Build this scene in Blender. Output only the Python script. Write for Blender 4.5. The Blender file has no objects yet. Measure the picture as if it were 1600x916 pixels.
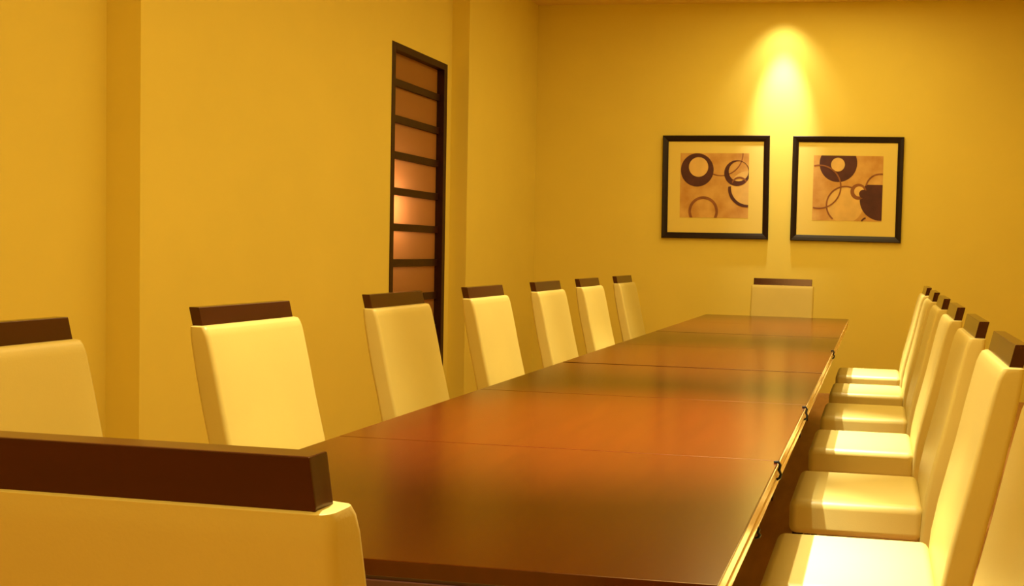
import bpy, bmesh, math, random
from mathutils import Vector, Matrix
random.seed(4)
S = bpy.context.scene
COL = S.collection
PI = math.pi

# ------------------------------------------------------------------ camera
cd = bpy.data.cameras.new('camera')
cam = bpy.data.objects.new('camera', cd); COL.objects.link(cam)
YAW, PITCH, ROLL = .1553, -.0389, .0259
F = Vector((-math.sin(YAW)*math.cos(PITCH), math.cos(YAW)*math.cos(PITCH), math.sin(PITCH)))
R_ = Vector((math.cos(YAW), math.sin(YAW), 0)); U_ = R_.cross(F)
R2 = math.cos(ROLL)*R_ + math.sin(ROLL)*U_; U2 = -math.sin(ROLL)*R_ + math.cos(ROLL)*U_
m = Matrix((R2, U2, -F)).transposed().to_4x4(); m.translation = (0, 0, 1.2261)
cam.matrix_world = m
cd.sensor_width = 36; cd.lens = 1623.3/1600*36; cd.shift_x = (800-1117.9)/1600; cd.shift_y = 0
cd.clip_start = .02
S.camera = cam

# ------------------------------------------------------------------ exposure, world, lights
S.view_settings.view_transform = 'Standard'; S.view_settings.look = 'None'
S.view_settings.gamma = 1; S.view_settings.exposure = 0.0
W = bpy.data.worlds.new('world'); S.world = W; W.use_nodes = True
W.node_tree.nodes['Background'].inputs[0].default_value = (1, .55, .2, 1)
W.node_tree.nodes['Background'].inputs[1].default_value = .02

WARM = (1, .76, .29)
def spot(x, y, z, power, ang, blend=.6, size=.03, aim=(0, 0, -1), colour=WARM):
    l = bpy.data.lights.new('spot_lamp', 'SPOT'); l.energy = power; l.color = colour
    l.spot_size = math.radians(ang); l.spot_blend = blend; l.shadow_soft_size = size
    o = bpy.data.objects.new('spot_lamp', l); COL.objects.link(o)
    o.location = (x, y, z); o.rotation_euler = Vector(aim).to_track_quat('-Z', 'Y').to_euler()
def area(x, y, z, sx, sy, power, aim=(0, 0, -1), colour=WARM):
    l = bpy.data.lights.new('ceiling_fill', 'AREA'); l.energy = power; l.color = colour
    l.shape = 'RECTANGLE'; l.size = sx; l.size_y = sy
    o = bpy.data.objects.new('ceiling_fill', l); COL.objects.link(o)
    o.location = (x, y, z); o.rotation_euler = Vector(aim).to_track_quat('-Z', 'Y').to_euler()
CZ = 3.45
# wall washer between the pictures
spot(-.89, 8.93, CZ-.03, 210, 38, 1, .05, (0, .33, -1), (1, .96, .98))   # beam
spot(-.89, 8.93, CZ-.03, 30, 84, 1, .05, (0, .42, -1), (1, .92, .72))    # field around it
# downlights over the table's centre line, powers set by how bright the seats are
for y, p, a in ((1.0, 400, 50), (2.72, 3500, 39), (4.55, 2000, 41), (6.80, 1900, 48)):
    spot(-.68, y, CZ-.03, p, a, 1, .02, colour=(1, .92, .76))
# added spots above the table's right edge, brightening the shaded part of the seats
for y, p, a in ((2.70, 430, 42), (4.6, 420, 30), (6.8, 420, 36)):
    spot(-.38, y, CZ-.03, p, a, 1, .02, (.10, 0, -1), colour=(1, .90, .70))
# added spots that brighten chair backs in the left row
for y, p in ((3.08, 420), (5.02, 380), (5.95, 230), (6.9, 300)):
    spot(-1.15, y, CZ-.03, p, 38, 1, .02, (-.27, 0, -1), colour=(1, .86, .56))
# added soft fill under the ceiling, no fitting there
area(-.5, 4.4, CZ-.02, 1.6, 8.4, 166)
area(-.9, -.8, CZ-.02, 1.4, 1.2, 48)  # added fill behind the camera for the foreground chair's back

# ------------------------------------------------------------------ materials
def mat(name, col, rough=.5, metal=0, spec=.5, noise=0, scale=8, bump=0, bscale=60, stretch=None, coat=0, col2=None, tint=None):
    mt = bpy.data.materials.new(name); mt.use_nodes = True
    nt = mt.node_tree; N = nt.nodes; L = nt.links; b = N['Principled BSDF']
    b.inputs['Base Color'].default_value = (*col, 1); b.inputs['Roughness'].default_value = rough
    b.inputs['Metallic'].default_value = metal; b.inputs['Specular IOR Level'].default_value = spec
    b.inputs['Coat Weight'].default_value = coat
    tc = N.new('ShaderNodeTexCoord'); mp = N.new('ShaderNodeMapping')
    L.new(tc.outputs['Object'], mp.inputs[0])
    if stretch: mp.inputs['Scale'].default_value = stretch
    if noise or col2:
        n = N.new('ShaderNodeTexNoise'); n.inputs['Scale'].default_value = scale; n.inputs['Detail'].default_value = 5
        L.new(mp.outputs[0], n.inputs[0])
        mx = N.new('ShaderNodeMix'); mx.data_type = 'RGBA'
        cr = N.new('ShaderNodeMapRange'); cr.inputs[1].default_value = .3; cr.inputs[2].default_value = .7
        L.new(n.outputs[0], cr.inputs[0]); L.new(cr.outputs[0], mx.inputs['Factor'])
        c2 = col2 or tuple(min(1, c*(1+noise)) for c in col); c1 = col if col2 else tuple(c*(1-noise) for c in col)
        mx.inputs['A'].default_value = (*c1, 1); mx.inputs['B'].default_value = (*c2, 1)
        L.new(mx.outputs['Result'], b.inputs['Base Color'])
    if bump:
        n2 = N.new('ShaderNodeTexNoise'); n2.inputs['Scale'].default_value = bscale; n2.inputs['Detail'].default_value = 4
        L.new(mp.outputs[0], n2.inputs[0]); bp = N.new('ShaderNodeBump'); bp.inputs['Strength'].default_value = bump
        bp.inputs['Distance'].default_value = .002
        L.new(n2.outputs[0], bp.inputs['Height']); L.new(bp.outputs[0], b.inputs['Normal'])
    if tint: b.inputs['Specular Tint'].default_value = (*tint, 1)
    return mt
M = {}
M['wall'] = mat('painted_wall', (.80, .655, .115), .85, noise=.02, scale=2, bump=.05, bscale=150)
M['ceiling'] = mat('painted_ceiling', (.80, .60, .16), .9)
M['floor'] = mat('brown_floor', (.42, .20, .05), .55, noise=.12, scale=20, stretch=(1, .2, 1))
M['leather'] = mat('cream_leather', (.62, .50, .15), .42, noise=.02, scale=6, bump=.12, bscale=220)
M['cap'] = mat('dark_mahogany', (.030, .006, .004), .16, noise=.2, scale=30, stretch=(1, .12, 1), spec=.8, tint=(1, .62, .38))
M['table'] = mat('varnished_table_top', (.040, .006, .0004), .20, noise=.10, scale=9, stretch=(3, .35, 1), spec=.75, tint=(1, .57, .17))
M['rail'] = mat('lit_golden_edging', (.78, .50, .17), .25, noise=.1, scale=15, stretch=(1, .2, 1), metal=.3)  # golden wood, with the light on the side edges put into its colour
M['table_dark'] = mat('dark_table_wood', (.07, .02, .008), .4, noise=.15, scale=15)
M['frame'] = mat('black_brown_frame', (.012, .004, .003), .35, spec=.3, noise=.2, scale=20)
M['mount'] = mat('cream_mount_board', (.80, .64, .15), .8)
M['print'] = mat('tan_print_paper', (.52, .25, .05), .8, scale=6, col2=(.74, .46, .13))
M['ink'] = mat('dark_brown_ink', (.085, .025, .018), .8, noise=.2, scale=12)
M['ink_mid'] = mat('mid_brown_ink', (.27, .10, .03), .8, noise=.2, scale=12)
M['ink_pale'] = mat('pale_ochre_ink', (.76, .50, .15), .8, noise=.1, scale=9)
M['lattice'] = mat('dark_red_lattice', (.030, .006, .004), .4, spec=.3, noise=.2, scale=20)
M['clip'] = mat('black_steel_clip', (.012, .012, .012), .35, metal=.6)
def frosted():
    mt = bpy.data.materials.new('frosted_amber_glass'); mt.use_nodes = True
    nt = mt.node_tree; N = nt.nodes; L = nt.links
    out = N['Material Output']; b = N['Principled BSDF']
    b.inputs['Base Color'].default_value = (.40, .23, .05, 1); b.inputs['Roughness'].default_value = .35
    t = N.new('ShaderNodeBsdfTranslucent'); t.inputs[0].default_value = (.80, .55, .34, 1)
    mx = N.new('ShaderNodeMixShader'); mx.inputs[0].default_value = .6
    L.new(b.outputs[0], mx.inputs[1]); L.new(t.outputs[0], mx.inputs[2]); L.new(mx.outputs[0], out.inputs[0])
    return mt
M['glass'] = frosted()

# ------------------------------------------------------------------ mesh helpers
def obj(name, bm, mats, parent=None, loc=(0, 0, 0), smooth=False):
    bmesh.ops.recalc_face_normals(bm, faces=bm.faces)
    me = bpy.data.meshes.new(name); bm.to_mesh(me); bm.free()
    for k in (mats if isinstance(mats, (list, tuple)) else [mats]): me.materials.append(M[k])
    if smooth:
        for p in me.polygons: p.use_smooth = True
        me.set_sharp_from_angle(angle=math.radians(40))
    o = bpy.data.objects.new(name, me); COL.objects.link(o); o.location = loc
    if smooth:
        wn = o.modifiers.new('weighted_normals', 'WEIGHTED_NORMAL'); wn.keep_sharp = True; wn.weight = 100
    if parent: o.parent = parent
    return o
def add_box(bm, x0, x1, y0, y1, z0, z1, bev=0, seg=2):
    r = bmesh.ops.create_cube(bm, size=1)['verts']
    for v in r: v.co = Vector(((x0+x1)/2+v.co.x*(x1-x0), (y0+y1)/2+v.co.y*(y1-y0), (z0+z1)/2+v.co.z*(z1-z0)))
    if bev:
        es = {e for v in r for e in v.link_edges}
        bmesh.ops.bevel(bm, geom=list(es), offset=bev, segments=seg, profile=.5, affect='EDGES')
def box(name, m_, x0, x1, y0, y1, z0, z1, parent=None, bev=0, seg=2):
    bm = bmesh.new(); add_box(bm, x0, x1, y0, y1, z0, z1, bev, seg)
    return obj(name, bm, m_, parent, smooth=bool(bev))
def structure(o): o['kind'] = 'structure'; return o
def thing(name, label, cat, loc=(0, 0, 0), rz=0, group=None):
    o = bpy.data.objects.new(name, None); COL.objects.link(o); o.empty_display_size = .2
    o.location = loc; o.rotation_euler = (0, 0, rz); o['label'] = label; o['category'] = cat
    if group: o['group'] = group
    return o

# ------------------------------------------------------------------ room shell
XB, YB, XR, YF = -3.47, 9.25, 1.75, -1.6
structure(box('floor', 'floor', -4.6, XR+.15, YF-.15, YB+.15, -.1, 0))
structure(box('ceiling', 'ceiling', -4.6, XR+.15, YF-.15, YB+.15, CZ, CZ+.12))
structure(box('wall_back', 'wall', -4.6, XR+.15, YB, YB+.15, 0, CZ))
structure(box('wall_right', 'wall', XR, XR+.15, YF, YB, 0, CZ))
structure(box('wall_front', 'wall', -4.6, XR+.15, YF-.15, YF, 0, CZ))
X2, X3 = -3.299, -3.16
WY0, WY1, WZ0, WZ1 = 6.655, 7.565, .12, 2.605
def wall_block(bm, x, y0, y1, z0=0, z1=CZ): add_box(bm, x-.12, x, y0, y1, z0, z1)
bm = bmesh.new()
add_box(bm, XB-.12, XB, YF, 4.235, 0, CZ)
add_box(bm, XB-.12, X2, 4.235, WY0, 0, CZ)
add_box(bm, XB-.02, X2, WY0, WY1, WZ1, CZ)
add_box(bm, XB-.02, X2, WY0, WY1, 0, WZ0)
add_box(bm, XB-.12, X2, WY1, 7.65, 0, CZ)
add_box(bm, XB-.12, X3, 7.65, YB, 0, CZ)
structure(obj('wall_left', bm, 'wall'))
# the passage behind the glazed screen
bm = bmesh.new()
add_box(bm, -4.6, -4.48, 5.6, 8.6, 0, CZ); add_box(bm, -4.48, XB-.12, 5.6, 5.7, 0, CZ); add_box(bm, -4.48, XB-.12, 8.5, 8.6, 0, CZ)
structure(obj('wall_passage', bm, 'wall'))
lp = bpy.data.lights.new('pane_glow_lamp', 'POINT'); lp.energy = 15; lp.color = (1, .66, .42); lp.shadow_soft_size = .07  # unseen lamp added close behind the panes to make them glow
lo = bpy.data.objects.new('pane_glow_lamp', lp); COL.objects.link(lo); lo.location = (-3.56, 6.80, 1.50)

# glazed lattice screen
win = bpy.data.objects.new('window_1', None); COL.objects.link(win); win.location = (X2, (WY0+WY1)/2, WZ0); win['kind'] = 'structure'
win['label'] = 'tall narrow dark lattice window with frosted amber panes in the left wall'
def wbox(name, m_, x0, x1, y0, y1, z0, z1, bev=0):
    bm = bmesh.new(); add_box(bm, x0, x1, y0, y1, z0, z1, bev)
    o = obj(name, bm, m_, win); o.matrix_parent_inverse = Matrix.Translation(-Vector(win.location)); return o
fx0, fx1 = X2-.085, X2+.004
wbox('frame', 'lattice', fx0, fx1, WY0, WY0+.055, WZ0, WZ1, .003).name = 'stile'
wbox('stile', 'lattice', fx0, fx1, WY1-.055, WY1, WZ0, WZ1, .003)
wbox('rail', 'lattice', fx0, fx1, WY0+.055, WY1-.055, WZ1-.05, WZ1, .003)
wbox('rail', 'lattice', fx0, fx1, WY0+.055, WY1-.055, WZ0, WZ0+.06, .003)
gx = X2-.055
zs = [2.345, 2.095, 1.845, 1.595, 1.345, 1.095, .845, .595, .345]
for z in zs: wbox('lattice_bar', 'lattice', gx-.01, gx+.024, WY0+.055, WY1-.055, z-.026, z+.026, .003)
ed = [WZ1-.05]+zs+[WZ0+.06]
for i in range(len(ed)-1):
    hi = ed[i]-(.026 if i else 0); lo_ = ed[i+1]+(.026 if i < len(ed)-2 else 0)
    wbox('pane', 'glass', gx-.006, gx, WY0+.055, WY1-.055, lo_, hi)

# ------------------------------------------------------------------ conference table
TX0, TX1, TY0, TY1, TZ = -1.303, -.2138, 1.455, 7.881, .75
tab = thing('conference_table', 'long glossy brown wooden conference table made of joined sections, chairs on all sides', 'table', ((TX0+TX1)/2, (TY0+TY1)/2, 0))
TI = Matrix.Translation(-Vector(tab.location))
def tp(o, par=tab): o.matrix_parent_inverse = TI; return o
n = 7; L_ = (TY1-TY0)/n
for i in range(n):
    g0 = .001 if i else 0; g1 = .001
    if i == 2: g1 = .018
    if i == 4: g1 = .014
    a, b = TY0+i*L_+g0, TY0+(i+1)*L_-(g1 if i < n-1 else 0)
    bm = bmesh.new(); add_box(bm, TX0, TX1, a, b, TZ-.026, TZ, .002, 2)
    tp(obj('tabletop_section', bm, 'table', tab, smooth=True))
    for (u0, u1) in ((TX0+.001, TX0+.02), (TX1-.02, TX1-.001)):
        bm = bmesh.new(); add_box(bm, u0, u1, a+.001, b-.001, TZ-.060, TZ-.033, .008, 3)
        o = tp(obj('edge_moulding', bm, 'rail', tab, smooth=True)); o['label'] = 'rounded edge moulding in a lit golden tone'
        bm = bmesh.new(); add_box(bm, u0+(0 if u0 < -1 else .0175), u1-(.0175 if u0 < -1 else 0), a+.001, b-.001, TZ-.0245, TZ-.004, .0006, 1)
        for v in bm.verts: v.co.x += (-.0022 if u0 < -1 else .0022)
        o = tp(obj('edge_strip', bm, 'rail', tab)); o['label'] = 'strip along the top edge in a lit golden tone'
# core and apron
bm = bmesh.new(); add_box(bm, TX0+.02, TX1-.02, TY0+.004, TY1-.004, TZ-.058, TZ-.0265); tp(obj('under_board', bm, 'table_dark', tab))
for (a, b) in ((TY0, TY0+.02), (TY1-.02, TY1)):
    bm = bmesh.new(); add_box(bm, TX0+.02, TX1-.02, a+(0.0 if a == TY0 else 0.004), b-(.016 if a == TY0 else 0), TZ-.060, TZ-.031, .002); tp(obj('shaded_end_moulding', bm, 'table_dark', tab))  # same edging as the sides, its shade put into the dark colour
for (u0, u1) in ((TX0+.285, TX0+.31), (TX1-.31, TX1-.285)):
    bm = bmesh.new(); add_box(bm, u0, u1, TY0+.15, TY1-.15, TZ-.14, TZ-.059); tp(obj('apron', bm, 'table_dark', tab))
for y in (TY0+.2, TY0+2*L_, TY0+4*L_, TY0+6*L_, TY1-.2):
    for x in (TX0+.30, TX1-.30):
        bm = bmesh.new(); add_box(bm, x-.03, x+.03, y-.03, y+.03, 0, TZ-.0585, .004)
        tp(obj('leg', bm, 'table_dark', tab))
def tube(bm, pts, r, seg=8):
    rings = []
    for i, p in enumerate(pts):
        p = Vector(p); d = (Vector(pts[min(i+1, len(pts)-1)])-Vector(pts[max(i-1, 0)])).normalized()
        a = d.cross(Vector((0, 1, 0)));
        if a.length < .05: a = d.cross(Vector((1, 0, 0)))
        a.normalize(); b = d.cross(a)
        rings.append([bm.verts.new(p+r*(math.cos(2*PI*k/seg)*a+math.sin(2*PI*k/seg)*b)) for k in range(seg)])
    for A, B in zip(rings, rings[1:]):
        for k in range(seg): bm.faces.new((A[k], A[(k+1) % seg], B[(k+1) % seg], B[k]))
    bm.faces.new(rings[0]); bm.faces.new(rings[-1][::-1])
for y, dz in ((TY0+.53, -.046), (TY0+L_-.03, 0), (TY0+2*L_-.07, 0), (TY0+4*L_+.06, 0)):
    bm = bmesh.new()
    tube(bm, [(TX1-.008, y+.003, TZ+.002+dz), (TX1+.002, y+.001, TZ+.0035+dz), (TX1+.0065, y, TZ-.003+dz), (TX1+.004, y, TZ-.015+dz),
              (TX1+.0085, y, TZ-.024+dz), (TX1+.006, y, TZ-.033+dz), (TX1-.001, y, TZ-.037+dz)], .0034)
    if dz:   # only the foot of this one shows below the edge
        for v in bm.verts: v.co.z = TZ-.062+(v.co.z-(TZ-.062))*.55-.002; v.co.x -= .006
    o = tp(obj('clip', bm, 'clip', tab, smooth=True)); o['label'] = 'small black steel connecting clip on the edge'

# ------------------------------------------------------------------ chairs (local: +X is the way the chair faces)
PROF = [(.30, -.185, -.252), (.38, -.190, -.258), (.46, -.198, -.270), (.55, -.215, -.290), (.645, -.238, -.310), (.73, -.258, -.330),
        (.82, -.277, -.348), (.90, -.295, -.362), (.945, -.306, -.369), (.964, -.314, -.370), (.974, -.320, -.371), (.977, -.328, -.368)]
HW = .25
def back_mesh():
    bm = bmesh.new(); rings = []
    for i, (z, xf, xr) in enumerate(PROF):
        ins = (0, .002, .008)[max(0, i-9)] if i >= 9 else 0
        w = HW-ins; r = .014; ring = []
        for (cx_, cy_, a0) in ((xf-r, w-r, 0), (xr+r, w-r, 90), (xr+r, -w+r, 180), (xf-r, -w+r, 270)):
            for k in range(4):
                a = math.radians(a0+30*k)
                ring.append(bm.verts.new((cx_+r*math.cos(a), cy_+r*math.sin(a), z)))
        # split the long front and rear faces for a slightly cushioned surface
        rings.append(ring)
    n_ = len(rings[0])
    for A, B in zip(rings, rings[1:]):
        for k in range(n_): bm.faces.new((A[k], A[(k+1) % n_], B[(k+1) % n_], B[k]))
    bm.faces.new(rings[0][::-1]); bm.faces.new(rings[-1])
    return bm
def seat_mesh():
    bm = bmesh.new()
    x0, x1, w, z0, z1 = -.195, .235, .245, .315, .432
    nx, ny = 12, 12
    def top(u, v):  # u,v in -1..1
        e = max(abs(u), abs(v)); rr = (1-abs(u)**6)*(1-abs(v)**6)
        return z1-.012*(1-rr)-.0*(u*u+v*v)
    add_box(bm, x0, x1, -w, w, z0, z1-.004, .026, 5)
    for vtx in bm.verts:
        if vtx.co.z > z1-.01: vtx.co.z += .006*(1-(vtx.co.y/w)**2)
    return bm
def cap_mesh():
    bm = bmesh.new(); add_box(bm, -.016, .016, -.234, .234, 0, .056, .0022, 2)
    for v in bm.verts: v.co.x += -.23*(v.co.z); v.co.x += -.352
    for v in bm.verts: v.co.z += .974
    return bm
def leg_mesh(x, y, rear):
    bm = bmesh.new(); add_box(bm, -.019, .019, -.019, .019, 0, .316, .003)
    for v in bm.verts:
        t = 1-v.co.z/.316; s = 1-.25*t
        v.co.x = v.co.x*s + x + (-.05*t if rear else 0); v.co.y = v.co.y*s + y
    return bm
def make_chair(label):
    t = thing('dining_chair', label, 'chair')
    obj('backrest', back_mesh(), 'leather', t, smooth=True)
    obj('seat', seat_mesh(), 'leather', t, smooth=True)
    o = obj('top_rail', cap_mesh(), 'cap', t, smooth=True); o['label'] = 'dark mahogany top rail'
    for x, y, r in ((.205, .215, 0), (.205, -.215, 0), (-.215, .215, 1), (-.215, -.215, 1)):
        obj('leg', leg_mesh(x, y, r), 'cap', t)
    return t
first = make_chair('x'); used = False
def place(x, y, rz, label, group=None):
    global used
    if not used: r = first; used = True
    else:
        r = first.copy(); COL.objects.link(r)
        for ch in first.children:
            c = ch.copy(); COL.objects.link(c); c.parent = r
    r.location = (x, y, 0); r.rotation_euler = (0, 0, rz); r['label'] = label
    if group: r['group'] = group
    elif 'group' in r: del r['group']
    return r
GL = 'cream chairs along the left side of the table'; GR = 'cream chairs along the right side of the table'
LX = -1.582
left = [(2.0, 'cream leather chair cut off by the left picture edge, beyond the foreground chair'),
        (2.955, 'cream leather chair with brightly lit back, second in the left row'),
        (3.97, 'cream leather chair whose dark top rail overlaps the lattice window'),
        (4.93, 'cream leather chair just right of the lattice window, fourth on the left side'),
        (5.91, 'third from last cream leather chair on the left side, left wall behind it'),
        (6.80, 'next to last cream leather chair on the far end of the left side'),
        (7.77, 'farthest cream leather chair on the left side, smallest in the left row')]
for y, l in left: place(LX, y, 0, l, GL)
right = [(1.79, 'cream leather chair showing only its pale back in the bottom right corner'),
         (2.72, 'cream leather chair on the right with the big glaring white seat at the bottom edge'),
         (3.60, 'cream leather chair on the right, second visible seat from the bottom edge'),
         (4.53, 'cream leather chair on the right, third visible seat from the bottom edge'),
         (5.41, 'cream leather chair on the right, fourth visible seat from the bottom edge'),
         (6.30, 'next to last cream leather chair on the far right side of the table'),
         (7.23, 'farthest cream leather chair on the right side, leftmost top rail of the right row')]
for y, l in right: place(-.03, y, PI, l, GR)
place(-.736, 1.257, PI/2-.015, 'large foreground cream leather chair seen from behind at the near table end')
place(-.757, 7.965, -PI/2, 'cream leather chair at the far table end under the two pictures')

# ------------------------------------------------------------------ pictures
def clip_poly(poly, x0, x1, y0, y1):
    for ax, lim, s in ((0, x0, 1), (0, x1, -1), (1, y0, 1), (1, y1, -1)):
        out = []
        for i in range(len(poly)):
            a, b = poly[i-1], poly[i]; da = s*(a[ax]-lim); db = s*(b[ax]-lim)
            if (da >= 0) != (db >= 0):
                t = da/(da-db); out.append((a[0]+t*(b[0]-a[0]), a[1]+t*(b[1]-a[1])))
            if db >= 0: out.append(b)
        poly = out
        if not poly: break
    return poly
def picture(xc, zc, w, h, pw, ph, pox, poz, label, box_, shapes, tilt):
    t = thing('framed_picture', label, 'picture', (xc, YB-.002, zc), 0, 'framed prints on the back wall')
    t.rotation_euler = (0, tilt, 0)
    fw, d = .052, .034
    def miter(u0, u1, v0, v1):  # four mitred bars with a stepped profile, one mesh
        bm = bmesh.new()
        prof = [(0, 0), (0, -d+.006), (.006, -d), (fw*.55, -d+.004), (fw-.008, -d+.010), (fw, -d+.014), (fw, 0)]
        rings = []
        for (sx, sz) in ((-1, -1), (1, -1), (1, 1), (-1, 1)):
            rings.append([bm.verts.new((sx*(w/2-a), b, sz*(h/2-a))) for a, b in prof])
        for i in range(4):
            A, B = rings[i], rings[(i+1) % 4]
            for k in range(len(prof)): bm.faces.new((A[k], A[(k+1) % len(prof)], B[(k+1) % len(prof)], B[k]))
        return bm
    obj('frame', miter(0, 0, 0, 0), 'frame', t)
    bm = bmesh.new(); add_box(bm, -w/2+fw-.003, w/2-fw+.003, -.014, -.001, -h/2+fw-.003, h/2-fw+.003)
    # cut-out look: mount board with bevelled window
    obj('mount', bm, 'mount', t)
    bm = bmesh.new(); x0, x1, z0, z1 = pox-pw/2, pox+pw/2, poz-ph/2, poz+ph/2
    def poly(pts, y, mi):
        if len(pts) < 3: return
        f = bm.faces.new([bm.verts.new((p[0], y, p[1])) for p in pts]); f.material_index = mi
    bx0, bx1, by0, by1 = box_
    def cv(p): return (x0+(p[0]-bx0)/(bx1-bx0)*pw, z1-(p[1]-by0)/(by1-by0)*ph)
    add_box(bm, x0, x1, -.0155, -.0145, z0, z1)
    for li, (c, ro, ci, ri, a0, a1, mi, *top) in enumerate(shapes):
        zt = cv((0, top[0]))[1] if top else z1
        N_ = 48; y = -.0158-.0003*li
        for k in range(N_):
            q = [math.radians(a0+(a1-a0)*j/N_) for j in (k, k+1)]
            P = [(c[0]+ro*math.cos(a), c[1]+ro*math.sin(a)) for a in q]
            if ri > 0: P += [(ci[0]+ri*math.cos(a), ci[1]+ri*math.sin(a)) for a in reversed(q)]
            else: P.append(ci)
            poly(clip_poly([cv(p) for p in P], x0, x1, z0, zt), y, mi)
    me_o = obj('print', bm, ['print', 'ink', 'ink_mid', 'ink_pale'], t)
    me_o['label'] = 'square tan print of overlapping brown circles'
# circles: centre, outer r, inner centre, inner r, from, to (degrees, y down), ink
A1 = [((720, 455), 128, (720, 455), 0, 0, 360, 3), ((350, 300), 76, (350, 300), 0, 0, 360, 3),
      ((520, 200), 166, (520, 200), 157, -10, 115, 2),
      ((340, 320), 124, (350, 298), 73, 0, 360, 1), ((640, 342), 96, (652, 328), 74, 0, 360, 1),
      ((715, 455), 140, (723, 450), 126, 70, 185, 1), ((390, 628), 112, (390, 628), 92, 0, 360, 2),
      ((660, 430), 62, (660, 437), 55, 200, 330, 2)]
A2 = [((475, 585), 136, (475, 585), 0, 0, 360, 3),
      ((415, 270), 142, (412, 280), 50, 0, 360, 1), ((412, 280), 52, (412, 280), 0, 0, 360, 3),
      ((742, 540), 158, (742, 540), 0, 0, 360, 1, 428),
      ((475, 585), 146, (475, 585), 134, 130, 300, 2), ((275, 450), 169, (275, 450), 158, -105, 105, 2),
      ((735, 455), 114, (735, 455), 102, 190, 280, 2), ((572, 482), 60, (578, 480), 38, 0, 360, 2),
      ((578, 480), 38, (578, 480), 0, 0, 360, 3), ((610, 498), 32, (610, 498), 0, 0, 360, 1), ((640, 720), 46, (640, 720), 34, 190, 260, 1)]
picture(-1.472, 1.812, .968, .922, .622, .578, -.010, .015, 'left framed print of brown circles on the back wall, nearer the corner',
        (212, 728, 195, 675), A1, -.008)
picture(-.302, 1.812, .968, .922, .608, .572, .008, .008, 'right framed print with a dark quarter disc, right of the spotlit strip of wall',
        (228, 752, 212, 705), A2, .002)
